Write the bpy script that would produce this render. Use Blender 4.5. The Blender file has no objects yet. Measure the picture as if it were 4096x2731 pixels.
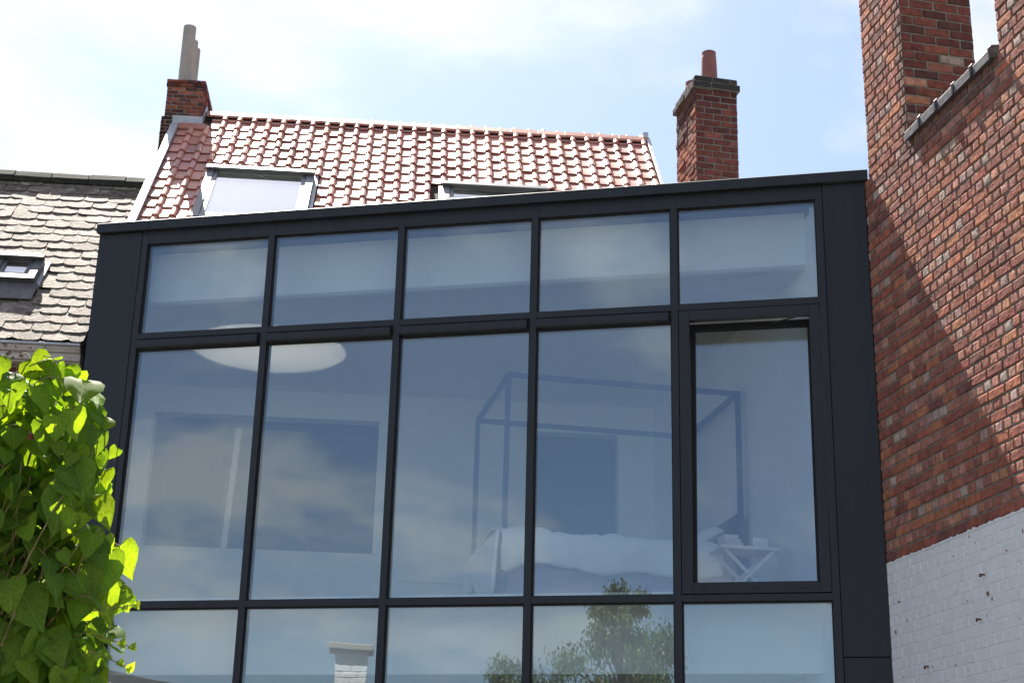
import bpy, bmesh, math, random
import numpy as np
from mathutils import Matrix, Vector

# ------------------------------------------------------------------ camera, sky, sun, exposure
sc = bpy.context.scene
COL = sc.collection
R_ = math.radians
CZ = 1.6
PITCH, ROLL, FPX = R_(18.9916), R_(1.4506), 6072.78 / 4096.0        # focal length in image widths
fw = Vector((0, math.cos(PITCH), math.sin(PITCH)))
up0 = Vector((1, 0, 0)).cross(fw)
rt = Vector((1, 0, 0)) * math.cos(ROLL) + up0 * math.sin(ROLL)
up = up0 * math.cos(ROLL) - Vector((1, 0, 0)) * math.sin(ROLL)
cam = bpy.data.cameras.new('camera')
cam.lens = FPX * 36.0; cam.sensor_width = 36.0; cam.sensor_fit = 'HORIZONTAL'
cam.clip_start = 0.05; cam.clip_end = 5000
camo = bpy.data.objects.new('camera', cam); COL.objects.link(camo)
M = Matrix.Identity(4)
for i in range(3):
    M[i][0] = rt[i]; M[i][1] = up[i]; M[i][2] = -fw[i]
M[2][3] = CZ
camo.matrix_world = M
sc.camera = camo

SUN_AZ, SUN_EL = R_(158.5), R_(56.0)              # the way the light travels, clockwise from +Y
L = Vector((math.sin(SUN_AZ) * math.cos(SUN_EL), math.cos(SUN_AZ) * math.cos(SUN_EL), -math.sin(SUN_EL)))
sun = bpy.data.lights.new('sun', 'SUN'); sun.energy = 5.0; sun.angle = R_(0.53); sun.color = (1.0, 0.93, 0.83)
suno = bpy.data.objects.new('sun', sun); COL.objects.link(suno)
suno.rotation_euler = L.to_track_quat('-Z', 'Y').to_euler()
suno.location = (-6, 20, 30)

world = bpy.data.worlds.new('World'); sc.world = world; world.use_nodes = True
wt = world.node_tree; wt.nodes.clear()
def wn(t, **k):
    n = wt.nodes.new(t)
    for a, b in k.items(): setattr(n, a, b)
    return n
wo = wn('ShaderNodeOutputWorld'); bg = wn('ShaderNodeBackground'); bg.inputs[1].default_value = 0.05
sky = wn('ShaderNodeTexSky', sky_type='NISHITA', sun_disc=False)
sky.sun_elevation = SUN_EL; sky.sun_rotation = SUN_AZ + math.pi
sky.altitude = 20; sky.air_density = 1.0; sky.dust_density = 1.35; sky.ozone_density = 4.0
tc = wn('ShaderNodeTexCoord'); sep = wn('ShaderNodeSeparateXYZ'); wt.links.new(tc.outputs['Generated'], sep.inputs[0])
def wmath(op, a, b=None, clamp=False):
    n = wn('ShaderNodeMath', operation=op, use_clamp=clamp)
    for i, v in enumerate((a, b)):
        if v is None: continue
        if isinstance(v, (int, float)): n.inputs[i].default_value = v
        else: wt.links.new(v, n.inputs[i])
    return n.outputs[0]
den = wmath('ADD', wmath('MAXIMUM', sep.outputs[2], 0.0), 0.22)
comb = wn('ShaderNodeCombineXYZ')
wt.links.new(wmath('DIVIDE', sep.outputs[0], den), comb.inputs[0]); wt.links.new(wmath('DIVIDE', sep.outputs[1], den), comb.inputs[1])
comb.inputs[2].default_value = 0.4
nz = wn('ShaderNodeTexNoise'); nz.inputs['Scale'].default_value = 1.7; nz.inputs['Detail'].default_value = 9.0
nz.inputs['Roughness'].default_value = 0.56; nz.inputs['Distortion'].default_value = 0.25
wt.links.new(comb.outputs[0], nz.inputs['Vector'])
cr = wn('ShaderNodeMapRange'); cr.interpolation_type = 'SMOOTHSTEP'
cr.inputs[1].default_value = 0.47; cr.inputs[2].default_value = 0.62; cr.inputs[3].default_value = 0.08; cr.inputs[4].default_value = 0.82
wt.links.new(nz.outputs[0], cr.inputs[0])
mixc = wn('ShaderNodeMix', data_type='RGBA'); mixc.inputs[7].default_value = (5.7, 5.75, 5.85, 1)
wt.links.new(cr.outputs[0], mixc.inputs[0]); wt.links.new(sky.outputs[0], mixc.inputs[6])
wt.links.new(mixc.outputs[2], bg.inputs[0]); wt.links.new(bg.outputs[0], wo.inputs[0])

sc.view_settings.view_transform = 'Standard'; sc.view_settings.look = 'None'
sc.view_settings.exposure = 1.95; sc.view_settings.gamma = 1.0; sc.view_settings.use_curve_mapping = False
sc.render.engine = 'CYCLES'
sc.cycles.use_denoising = True; sc.cycles.max_bounces = 10; sc.cycles.transparent_max_bounces = 24
sc.cycles.diffuse_bounces = 5; sc.cycles.glossy_bounces = 4; sc.cycles.sample_clamp_indirect = 6.0
sc.cycles.caustics_reflective = False; sc.cycles.caustics_refractive = False

# ------------------------------------------------------------------ helpers
rnd = random.Random(7)
EZ = Vector((0, 0, 1))
def frame(o, deg):
    """local x along the horizontal heading deg, y = inwards (left of x), z up"""
    a = R_(deg); m = Matrix.Rotation(a, 4, 'Z'); m.translation = Vector((o[0], o[1], o[2] if len(o) > 2 else 0.0)); return m
class MB:
    def __init__(s): s.v = []; s.f = []; s.c = []
    def add(s, vs, fs, col=None):
        k = len(s.v); s.v += [tuple(v) for v in vs]; s.f += [tuple(i + k for i in f) for f in fs]
        s.c += [col] * len(fs); return s
    def box(s, x0, x1, y0, y1, z0, z1):
        return s.add([(x0,y0,z0),(x1,y0,z0),(x1,y1,z0),(x0,y1,z0),(x0,y0,z1),(x1,y0,z1),(x1,y1,z1),(x0,y1,z1)],
                     [(0,3,2,1),(4,5,6,7),(0,1,5,4),(1,2,6,5),(2,3,7,6),(3,0,4,7)])
    def prism(s, pts, z0, z1):
        n = len(pts)
        return s.add([(p[0],p[1],z0) for p in pts] + [(p[0],p[1],z1) for p in pts],
                     [tuple(range(n-1,-1,-1)), tuple(range(n, 2*n))] + [(i,(i+1)%n,n+(i+1)%n,n+i) for i in range(n)])
    def loft(s, a, b, cap=True):
        n = len(a); fs = [(i,(i+1)%n,n+(i+1)%n,n+i) for i in range(n)]
        if cap: fs += [tuple(range(n-1,-1,-1)), tuple(range(n,2*n))]
        return s.add(list(a) + list(b), fs)
    def tube(s, pts, r, n=6, r1=None):
        pts = [Vector(p) for p in pts]; k0 = len(s.v); m = len(pts); r1 = r if r1 is None else r1
        vs = []
        for i, p in enumerate(pts):
            d = (pts[min(i+1,m-1)] - pts[max(i-1,0)]).normalized()
            a = d.orthogonal().normalized() if abs(d.z) > .9 else d.cross(EZ).normalized(); b = d.cross(a)
            rr = r + (r1 - r) * i / max(1, m-1)
            vs += [p + (a*math.cos(2*math.pi*j/n) + b*math.sin(2*math.pi*j/n))*rr for j in range(n)]
        fs = [(i*n+j, i*n+(j+1)%n, (i+1)*n+(j+1)%n, (i+1)*n+j) for i in range(m-1) for j in range(n)]
        fs += [tuple(range(n-1,-1,-1)), tuple(range((m-1)*n, m*n))]
        return s.add(vs, fs)
    def lathe(s, prof, n=20, c=(0,0,0), cap=True):
        vs = [(c[0]+r*math.cos(2*math.pi*j/n), c[1]+r*math.sin(2*math.pi*j/n), c[2]+z) for r, z in prof for j in range(n)]
        m = len(prof); fs = [(i*n+j, i*n+(j+1)%n, (i+1)*n+(j+1)%n, (i+1)*n+j) for i in range(m-1) for j in range(n)]
        if cap: fs += [tuple(range(n-1,-1,-1)), tuple(range((m-1)*n, m*n))]
        return s.add(vs, fs)
    def mesh(s, name, recalc=True, smooth=False, xf=None):
        me = bpy.data.meshes.new(name)
        vs = s.v if xf is None else [tuple(xf @ Vector(v)) for v in s.v]
        me.from_pydata(vs, [], s.f)
        if any(c is not None for c in s.c):
            ca = me.color_attributes.new('Col', 'FLOAT_COLOR', 'CORNER')
            buf = np.empty((len(me.loops), 4), np.float32); li = 0
            for f, c in zip(s.f, s.c):
                buf[li:li+len(f)] = (*(c or (.5,.5,.5)), 1); li += len(f)
            ca.data.foreach_set('color', buf.ravel())
        if recalc:
            b = bmesh.new(); b.from_mesh(me); bmesh.ops.recalc_face_normals(b, faces=b.faces); b.to_mesh(me); b.free()
        if smooth: me.polygons.foreach_set('use_smooth', [True]*len(me.polygons))
        me.update(); return me
def link(name, me, mat, parent=None, M=None):
    o = bpy.data.objects.new(name, me); COL.objects.link(o)
    if mat is not None and me is not None and not me.materials: me.materials.append(mat)
    if parent is not None: o.parent = parent
    if M is not None: o.matrix_local = M
    return o
def part(name, mb, mat, parent, smooth=False, bevel=0.0, world=False, recalc=True):
    """one mesh under its thing; vertices in the thing's own frame (or in world metres)"""
    top = parent
    while top is not None and top.parent is not None: top = top.parent
    xf = top.matrix_basis.inverted() if (world and top is not None) else None
    o = link(name, mb.mesh(name, recalc, smooth, xf), mat, parent)
    if bevel:
        b = o.modifiers.new('bevel', 'BEVEL'); b.width = bevel; b.segments = 2; b.limit_method = 'ANGLE'
    return o
def tag(o, label=None, cat=None, group=None, kind=None):
    if label: o['label'] = label
    if cat: o['category'] = cat
    if group: o['group'] = group
    if kind: o['kind'] = kind
    return o
def thing(name, label, cat, M=None, group=None):
    o = bpy.data.objects.new(name, None); COL.objects.link(o); o.empty_display_size = .2
    if M is not None: o.matrix_basis = M
    return tag(o, label, cat, group)
def project(p):
    d = Vector(p) - Vector((0,0,CZ)); z = d.dot(fw)
    if z <= 0: return None
    return (.5 + FPX*d.dot(rt)/z, .5*2731/4096 - FPX*d.dot(up)/z, z)     # in image widths, y down
def in_view(p, m=.02):
    q = project(p)
    return q is not None and -m < q[0] < 1+m and -m < q[1] < 2731/4096+m

# ------------------------------------------------------------------ materials
def mat(name, col=(.5,.5,.5), rough=.6, metal=0.0, spec=.5, var=0.0, vscale=6.0, bump=0.0, bscale=40.0, coat=0.0, src=None, tint2=None, detail=6.0, stretch=None):
    """Principled; col varied by noise (var), optional second tint, bump; src 'object' / 'attr' takes the piece's own colour"""
    m = bpy.data.materials.new(name); m.use_nodes = True; t = m.node_tree; n = t.nodes; b = n['Principled BSDF']
    b.inputs['Base Color'].default_value = (*col, 1); b.inputs['Roughness'].default_value = rough
    b.inputs['Metallic'].default_value = metal; b.inputs['Specular IOR Level'].default_value = spec; b.inputs['Coat Weight'].default_value = coat
    tcn = n.new('ShaderNodeTexCoord'); vec = tcn.outputs['Object']
    if stretch:
        mpn = n.new('ShaderNodeMapping'); mpn.inputs['Scale'].default_value = stretch; t.links.new(vec, mpn.inputs[0]); vec = mpn.outputs[0]
    if src == 'object':
        oi = n.new('ShaderNodeObjectInfo'); ad = n.new('ShaderNodeVectorMath'); ad.operation = 'ADD'
        mu = n.new('ShaderNodeMath'); mu.operation = 'MULTIPLY'; mu.inputs[1].default_value = 57.0
        t.links.new(oi.outputs['Random'], mu.inputs[0]); t.links.new(vec, ad.inputs[0]); t.links.new(mu.outputs[0], ad.inputs[1])
        vec = ad.outputs[0]; base = oi.outputs['Color']
    elif src == 'attr':
        at = n.new('ShaderNodeAttribute'); at.attribute_name = 'Col'; base = at.outputs['Color']
    else: base = None
    if var or base is not None:
        nzz = n.new('ShaderNodeTexNoise'); nzz.inputs['Scale'].default_value = vscale; nzz.inputs['Detail'].default_value = detail; nzz.inputs['Roughness'].default_value = .6
        t.links.new(vec, nzz.inputs['Vector'])
        mr = n.new('ShaderNodeMapRange'); mr.inputs[1].default_value = .3; mr.inputs[2].default_value = .7
        mr.inputs[3].default_value = 1 - var; mr.inputs[4].default_value = 1 + var; t.links.new(nzz.outputs[0], mr.inputs[0])
        mx = n.new('ShaderNodeMix'); mx.data_type = 'RGBA'; mx.blend_type = 'MULTIPLY'; mx.inputs[0].default_value = 1
        if base is not None: t.links.new(base, mx.inputs[6])
        else: mx.inputs[6].default_value = (*col, 1)
        t.links.new(mr.outputs[0], mx.inputs[7]); out = mx.outputs[2]
        if tint2:
            n2 = n.new('ShaderNodeTexNoise'); n2.inputs['Scale'].default_value = tint2[1]; n2.inputs['Detail'].default_value = 7
            t.links.new(vec, n2.inputs['Vector'])
            m2 = n.new('ShaderNodeMapRange'); m2.inputs[1].default_value = tint2[2]; m2.inputs[2].default_value = tint2[3]; t.links.new(n2.outputs[0], m2.inputs[0])
            x2 = n.new('ShaderNodeMix'); x2.data_type = 'RGBA'; x2.inputs[7].default_value = (*tint2[0], 1)
            t.links.new(m2.outputs[0], x2.inputs[0]); t.links.new(out, x2.inputs[6]); out = x2.outputs[2]
        t.links.new(out, b.inputs['Base Color'])
    if bump:
        nb = n.new('ShaderNodeTexNoise'); nb.inputs['Scale'].default_value = bscale; nb.inputs['Detail'].default_value = 5
        t.links.new(vec, nb.inputs['Vector'])
        bp = n.new('ShaderNodeBump'); bp.inputs['Strength'].default_value = bump; bp.inputs['Distance'].default_value = .01
        t.links.new(nb.outputs[0], bp.inputs['Height']); t.links.new(bp.outputs[0], b.inputs['Normal'])
    return m
def glass_mat(name, f0, tint=(1,1,1), wave=0.0, coat=(1,1,1)):
    """a coated pane: mirror share rising to grazing (Schlick), the rest let through"""
    m = bpy.data.materials.new(name); m.use_nodes = True; t = m.node_tree; n = t.nodes; n.clear()
    out = n.new('ShaderNodeOutputMaterial'); ms = n.new('ShaderNodeMixShader'); tr = n.new('ShaderNodeBsdfTransparent'); gl = n.new('ShaderNodeBsdfGlossy')
    gl.inputs['Roughness'].default_value = 0.0; gl.inputs['Color'].default_value = (*coat, 1); tr.inputs[0].default_value = (*tint, 1)
    g = n.new('ShaderNodeNewGeometry'); dt = n.new('ShaderNodeVectorMath'); dt.operation = 'DOT_PRODUCT'
    t.links.new(g.outputs['Normal'], dt.inputs[0]); t.links.new(g.outputs['Incoming'], dt.inputs[1])
    def mth(op, a, b):
        k = n.new('ShaderNodeMath'); k.operation = op
        for i, v in enumerate((a, b)):
            if v is None: continue
            if isinstance(v, (int, float)): k.inputs[i].default_value = v
            else: t.links.new(v, k.inputs[i])
        return k.outputs[0]
    c = mth('ABSOLUTE', dt.outputs['Value'], None)
    F = mth('ADD', mth('MULTIPLY', mth('POWER', mth('SUBTRACT', 1.0, c), 5.0), 1 - f0), f0)
    if wave:
        tcn = n.new('ShaderNodeTexCoord'); nb = n.new('ShaderNodeTexNoise'); nb.inputs['Scale'].default_value = 1.1; nb.inputs['Detail'].default_value = 1
        t.links.new(tcn.outputs['Object'], nb.inputs['Vector'])
        bp = n.new('ShaderNodeBump'); bp.inputs['Strength'].default_value = 1; bp.inputs['Distance'].default_value = wave
        t.links.new(nb.outputs[0], bp.inputs['Height']); t.links.new(bp.outputs[0], gl.inputs['Normal'])
    t.links.new(F, ms.inputs[0]); t.links.new(tr.outputs[0], ms.inputs[1]); t.links.new(gl.outputs[0], ms.inputs[2])
    tcn = n.new('ShaderNodeTexCoord'); mp = n.new('ShaderNodeMapping'); mp.inputs['Scale'].default_value = (3.0, 3.0, .8); nd = n.new('ShaderNodeTexNoise'); nd.inputs['Scale'].default_value = 2.2; nd.inputs['Detail'].default_value = 9; nd.inputs['Roughness'].default_value = .7
    t.links.new(tcn.outputs['Object'], mp.inputs[0]); t.links.new(mp.outputs[0], nd.inputs['Vector'])
    mr = n.new('ShaderNodeMapRange'); mr.inputs[1].default_value = .42; mr.inputs[2].default_value = .78; mr.inputs[3].default_value = .004; mr.inputs[4].default_value = .026; t.links.new(nd.outputs[0], mr.inputs[0])
    df = n.new('ShaderNodeBsdfDiffuse'); df.inputs[0].default_value = (.6,.6,.58,1); m2 = n.new('ShaderNodeMixShader')        # thin film of dust and dried rain
    t.links.new(mr.outputs[0], m2.inputs[0]); t.links.new(ms.outputs[0], m2.inputs[1]); t.links.new(df.outputs[0], m2.inputs[2]); t.links.new(m2.outputs[0], out.inputs[0])
    return m
def translucent_mat(name, col, tcol, tw=.5, rough=.4, var=.25, vscale=9.0, src=None):
    m = mat(name, col, rough, var=var, vscale=vscale, src=src); t = m.node_tree; n = t.nodes
    b = n['Principled BSDF']; out = n['Material Output']; tl = n.new('ShaderNodeBsdfTranslucent'); ms = n.new('ShaderNodeMixShader'); ms.inputs[0].default_value = tw
    if src or var:
        mx = n.new('ShaderNodeMix'); mx.data_type = 'RGBA'; mx.blend_type = 'MULTIPLY'; mx.inputs[0].default_value = 1; mx.inputs[7].default_value = (*tcol, 1)
        lk = [l for l in t.links if l.to_socket == b.inputs['Base Color']][0]
        t.links.new(lk.from_socket, mx.inputs[6]); t.links.new(mx.outputs[2], tl.inputs[0])
    else: tl.inputs[0].default_value = (*tcol, 1)
    t.links.new(b.outputs[0], ms.inputs[1]); t.links.new(tl.outputs[0], ms.inputs[2]); t.links.new(ms.outputs[0], out.inputs[0])
    return m

MT = {}
MT['frame'] = mat('dark_aluminium', (.016,.019,.025), .45, spec=.34, stretch=(3,3,.5), var=.18, vscale=3.0, bump=.04, bscale=300)
MT['clad'] = mat('dark_cladding', (.017,.0215,.028), .5, spec=.32, stretch=(3,3,.35), var=.20, vscale=2.0, bump=.05, bscale=220)
MT['gasket'] = mat('black_gasket', (.008,.008,.009), .7)
MT['glass'] = glass_mat('coated_glass', .145, (.91,.95,.96), wave=.0014, coat=(.85,.94,1.0))
MT['skyglass'] = glass_mat('rooflight_glass', .55, (.85,.9,.9))
MT['plaster'] = mat('white_plaster', (.78,.78,.76), .8, var=.03, vscale=1.5)
MT['ceiling'] = mat('ceiling_paint', (.70,.70,.69), .85, var=.03, vscale=1.2)
MT['floor'] = mat('oak_floor', (.46,.36,.25), .5, var=.2, vscale=4)
MT['brick'] = mat('brick_piece', rough=.86, spec=.25, var=.38, vscale=16, bump=.42, bscale=30, src='object', tint2=((.40,.33,.27), 22, .70, .92))
MT['brickmass'] = mat('brick_mass', rough=.86, spec=.25, var=.38, vscale=16, bump=.42, bscale=30, src='attr', tint2=((.40,.33,.27), 22, .70, .92))
MT['mortar'] = mat('lime_mortar', (.20,.19,.165), .95, spec=.1, var=.22, vscale=14, bump=.7, bscale=60)
MT['paint'] = mat('white_wall_paint', (.735,.731,.725), .62, spec=.35, var=.07, vscale=5, bump=.35, bscale=26, tint2=((.20,.09,.07), 13, .735, .765))
MT['paintbrick'] = mat('painted_brick_face', rough=.6, spec=.35, var=.05, vscale=7, bump=.4, bscale=30, src='object', tint2=((.22,.10,.08), 17, .685, .71))
MT['lead'] = mat('lead_sheet', (.105,.096,.10), .55, metal=.1, var=.35, vscale=12, bump=.3, bscale=20)
MT['zinc'] = mat('zinc_trim', (.42,.43,.45), .42, metal=.4, var=.2, vscale=9)
MT['tile'] = mat('glazed_clay_tile', rough=.43, spec=.6, var=.18, vscale=9, bump=.06, bscale=70, src='object')
MT['tilemass'] = mat('glazed_clay_tile_field', rough=.43, spec=.6, var=.18, vscale=9, bump=.06, bscale=70, src='attr')
MT['deck'] = mat('roof_underlay', (.05,.03,.025), .9)
MT['slate'] = mat('weathered_slate', rough=.71, spec=.10, var=.55, vscale=16, bump=1.0, bscale=46, src='object', tint2=((.34,.29,.245), 9, .52, .76))
MT['moss'] = mat('mossy_ridge', (.022,.024,.018), .95, var=.5, vscale=20, bump=.8, bscale=50)
MT['oldpaint'] = mat('peeling_white_paint', (.46,.43,.39), .75, var=.15, vscale=8, bump=.5, bscale=50, tint2=((.13,.08,.05), 9, .60, .66))
MT['fibre'] = mat('fibre_cement_pipe', (.33,.30,.27), .85, var=.15, vscale=5, bump=.2, bscale=50)
MT['clay'] = mat('clay_pot', (.21,.075,.06), .6, var=.2, vscale=7)
MT['leaf'] = translucent_mat('ivy_leaf', (.1,.2,.03), (2.7,2.25,.36), .46, .58, .25, 14, src='object')
MT['stem'] = mat('ivy_stem', (.17,.13,.05), .7, var=.3, vscale=20)
MT['treeleaf'] = translucent_mat('tree_foliage', (.07,.11,.03), (1.6,1.5,.7), .35, .5, .5, 1.5)
MT['bark'] = mat('bark', (.09,.065,.045), .9, var=.3, vscale=10, bump=.6, bscale=20)
MT['bedframe'] = mat('blue_grey_bed_frame', (.020,.028,.075), .5)
MT['linen'] = mat('white_linen', (.80,.80,.80), .85, var=.03, vscale=8, bump=.3, bscale=14)
MT['mauve'] = mat('mauve_bed_skirt', (.33,.25,.33), .9, var=.08, vscale=10)
MT['white'] = mat('white_lacquer', (.74,.74,.74), .45)
MT['dark'] = mat('dark_joinery', (.03,.032,.036), .6)
MT['acrylic'] = translucent_mat('opal_acrylic', (.7,.72,.70), (.66,.65,.63), .95, .5, 0.0)
MT['ground'] = mat('garden_paving', (.13,.13,.12), .9, var=.25, vscale=.6, bump=.3, bscale=8)
MT['alu'] = mat('grey_aluminium', (.16,.165,.17), .38, metal=.5, var=.1, vscale=5)
MT['blind'] = mat('white_blind', (.75,.76,.78), .8)
MT['felt'] = mat('roof_membrane', (.05,.05,.052), .85, var=.2, vscale=3)
MT['rust'] = mat('rusty_iron', (.10,.045,.025), .85, var=.4, vscale=30)

# ------------------------------------------------------------------ shared geometry numbers (metres; camera foot at 0,0)
FAC = frame((0, 12.0), -12.9994)                  # new glass front: x along it, y inwards
EU = (FAC.to_3x3() @ Vector((1,0,0))); EW = (FAC.to_3x3() @ Vector((0,1,0)))
def fac(u, w, z): return FAC @ Vector((u, w, z))
TW = R_(11.7504)
DW = Vector((math.sin(TW), -math.cos(TW), 0)); NW = Vector((math.cos(TW), math.sin(TW), 0))
PB = fac(2.9412, 0, 0)
WALLF = frame(PB, math.degrees(math.atan2(DW.y, DW.x)))      # old brick wall: x towards the camera, y into the wall
RDEG = 4.1309
ROOFL = Vector((-4.464, 17.771, 0)); RIDGE_Z = 10.742
HOUSEF = frame(ROOFL, RDEG)

# ------------------------------------------------------------------ ground
g = MB().add([(-900,-900,0),(900,-900,0),(900,900,0),(-900,900,0)], [(0,1,2,3)])
tag(part('ground', g, MT['ground'], None, recalc=False), 'grey garden paving in front of the glass front', 'ground', kind='structure')

# ------------------------------------------------------------------ bricks
def brick_mesh(lx, lz, dep, seed, r=.0048, j=.0026):
    q = random.Random(seed); a, c = lx/2, lz/2
    ring = [(-a,-c),(-a*.35,-c),(a*.35,-c),(a,-c),(a,0),(a,c),(a*.35,c),(-a*.35,c),(-a,c),(-a,0)]
    n = len(ring); J = lambda s: q.uniform(-s, s)
    v = [(x, dep, z) for x, z in ring]
    v += [(x+J(j), r+J(r*.4), z+J(j)) for x, z in ring]
    v += [(x*(1-r*1.5/a)+J(j), J(.0007), z*(1-r*1.3/c)+J(j*.8)) for x, z in ring]
    v += [(-a*.4+J(.01), J(.0007), J(.006)), (a*.4+J(.01), J(.0007), J(.006))]
    f = [(i,(i+1)%n,n+(i+1)%n,n+i) for i in range(n)] + [(n+i,n+(i+1)%n,2*n+(i+1)%n,2*n+i) for i in range(n)]
    A, B = 3*n, 3*n+1; o = 2*n
    f += [(o+0,o+1,A),(o+1,o+2,B,A),(o+2,o+3,B),(o+3,o+4,B),(o+4,o+5,B),(o+5,o+6,B),(o+6,o+7,A,B),(o+7,o+8,A),(o+8,o+9,A),(o+9,o+0,A)]
    m = MB(); m.add(v, f); return m
PAL_S = [(.235,.054,.034),(.185,.044,.032),(.275,.067,.037),(.14,.037,.031),(.33,.094,.043),(.25,.060,.037),(.21,.048,.032),(.23,.058,.039),(.35,.115,.053)]
PAL_H = [(.37,.155,.11),(.32,.128,.092),(.28,.085,.056),(.40,.19,.135),(.36,.265,.225),(.26,.096,.074),(.39,.165,.09),(.32,.19,.165),(.24,.070,.050),(.30,.125,.10),(.27,.080,.052),(.34,.14,.10)]
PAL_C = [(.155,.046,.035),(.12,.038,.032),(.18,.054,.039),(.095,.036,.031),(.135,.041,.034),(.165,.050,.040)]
PAL_O = [(.19,.055,.038),(.085,.032,.029),(.27,.088,.05),(.13,.039,.032),(.22,.066,.042),(.10,.042,.037)]
def pick(pal, dark=1.0, w=.12):
    c = rnd.choice(pal); k = rnd.uniform(1-w, 1+w) * dark
    return tuple(min(.8, x*k*rnd.uniform(.95, 1.05)) for x in c)
_bm = {}
def get_brick(lx, lz, dep, matkey):
    key = (round(lx, 2), round(lz, 3), round(dep, 2), matkey)
    if key not in _bm:
        l = []
        for s in range(4):
            mb = brick_mesh(key[0], lz, dep, hash(key) % 1000 + s*17)
            me = mb.mesh('brick'); me.materials.append(MT[matkey]); l.append((mb, me))
        _bm[key] = l
    return rnd.choice(_bm[key])
def course_list(x0, x1, z0, z1, ch, pitch, joint, bond='english', inside=None):
    """bricks (xc, zc, length, header?) filling a rectangle; courses counted from z0"""
    out = []; k = 0; z = z0
    while z + ch*.6 < z1:
        if bond == 'english': head = (k % 2 == 1); p = pitch/2 if head else pitch; off = (pitch*.25 if head else 0)
        else: head = False; p = pitch; off = (k % 2)*pitch/2 + (0 if k % 4 < 2 else pitch*.08)
        x = x0 - off
        while x < x1 - .015:
            a, b = max(x, x0), min(x+p, x1)
            if b - a > .03 and (inside is None or inside((a+b)/2, z+ch/2)):
                out.append(((a+b)/2, z+ch/2, b-a-joint, head or (b-a) < pitch*.62))
            x += p
        k += 1; z += ch
    return out
def lay(bricks, parent, rot, org, lz, dep, colf, matkey='brick', limit=10**6, Mtop=None, massmat='brickmass', jit=.0022, name='brick', yaw=.012):
    """each brick its own object while it is among the largest in view, the rest one joined mesh"""
    base = Matrix.Translation(Vector(org)) @ Matrix.Rotation(rot, 4, 'Z'); top = Mtop if Mtop is not None else Matrix.Identity(4)
    items = []
    for xc, zc, ln, hd in bricks:
        p = project(top @ base @ Vector((xc, 0, zc)))
        vis = p is not None and -.012 < p[0] < 1.012 and -.012 < p[1] < 2731/4096+.012
        items.append(((ln/p[2] if (p and vis) else -1), xc, zc, ln, hd))
    items.sort(key=lambda t: -t[0]); mass = MB(); nobj = 0
    for sz, xc, zc, ln, hd in items:
        mb, me = get_brick(ln, lz, dep, matkey); c = colf(xc, zc, hd)
        T = base @ Matrix.Translation((xc + rnd.uniform(-.002,.002), rnd.uniform(-jit, jit), zc + rnd.uniform(-.0018,.0018))) @ Matrix.Rotation(rnd.uniform(-.012,.012), 4, 'Y') @ Matrix.Rotation(rnd.gauss(0,yaw), 4, 'Z')
        T = T @ Matrix.Diagonal((ln/round(ln, 2), 1, 1, 1))
        if sz > 0 and nobj < limit:
            o = link(name, me, None, parent, T); o.color = (*c, 1); nobj += 1
        else: mass.add([T @ Vector(v) for v in mb.v], mb.f, c)
    if mass.v: tag(part(name + '_field', mass, MT[massmat], parent, recalc=False), kind='stuff')
    return nobj

# ------------------------------------------------------------------ old brick building on the right
CH, PITCH_B, JT = .079, .2115, .0145
bb = thing('brick_building', 'old red brick gable wall at right with chimney stack and whitewashed base', 'building', WALLF)
Z_P, Z_CB, Z_CT = 3.806, 6.94, 7.02                   # top of the white paint, underside and top of the lead coping
S0, S1, S2, S3 = .06, .785, 2.15, 3.6                 # far edge, stack corner, near block, out of frame
core = MB()
core.box(-.03, S3, .009, .35, Z_P-.02, Z_CB-.004)
part('mortar_wall', core, MT['mortar'], bb)
nb0 = MB(); nb0.box(S2+.006, S3, .0092, .62, Z_CB-.003, 9.4); part('mortar_block', nb0, MT['mortar'], bb)
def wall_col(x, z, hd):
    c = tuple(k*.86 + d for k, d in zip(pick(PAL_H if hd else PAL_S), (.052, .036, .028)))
    if z > Z_CB-.10 and S1-.15 < x < S2: c = tuple(k*.45 + .02 for k in c)      # darker brick course under the coping
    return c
zb0 = Z_P + .004
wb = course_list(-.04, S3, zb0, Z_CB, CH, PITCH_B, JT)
nn = len([1 for _ in range(1)])
ztop0 = zb0 + CH*math.ceil((Z_CB - zb0)/CH - .4)
wb += course_list(S2, S3, ztop0, 9.3, CH, PITCH_B, JT)
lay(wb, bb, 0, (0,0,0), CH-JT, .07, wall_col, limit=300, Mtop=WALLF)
stack = MB(); stack.box(S0+.006, S1-.009, .009, .625, Z_CB-.002, 9.4)
st = part('chimney_stack', stack, MT['mortar'], bb)
fb = course_list(S0, S1, ztop0, 9.3, CH, PITCH_B, JT)
lay(fb, st, 0, (0,0,0), CH-JT, .07, wall_col, limit=150, Mtop=WALLF)
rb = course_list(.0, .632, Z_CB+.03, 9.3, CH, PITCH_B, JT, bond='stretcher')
lay(rb, st, math.pi/2, (S1, 0, 0), CH-JT, .07, lambda x, z, h: pick(PAL_C if rnd.random() > .16 else PAL_H, .95), limit=150, Mtop=WALLF)
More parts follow.
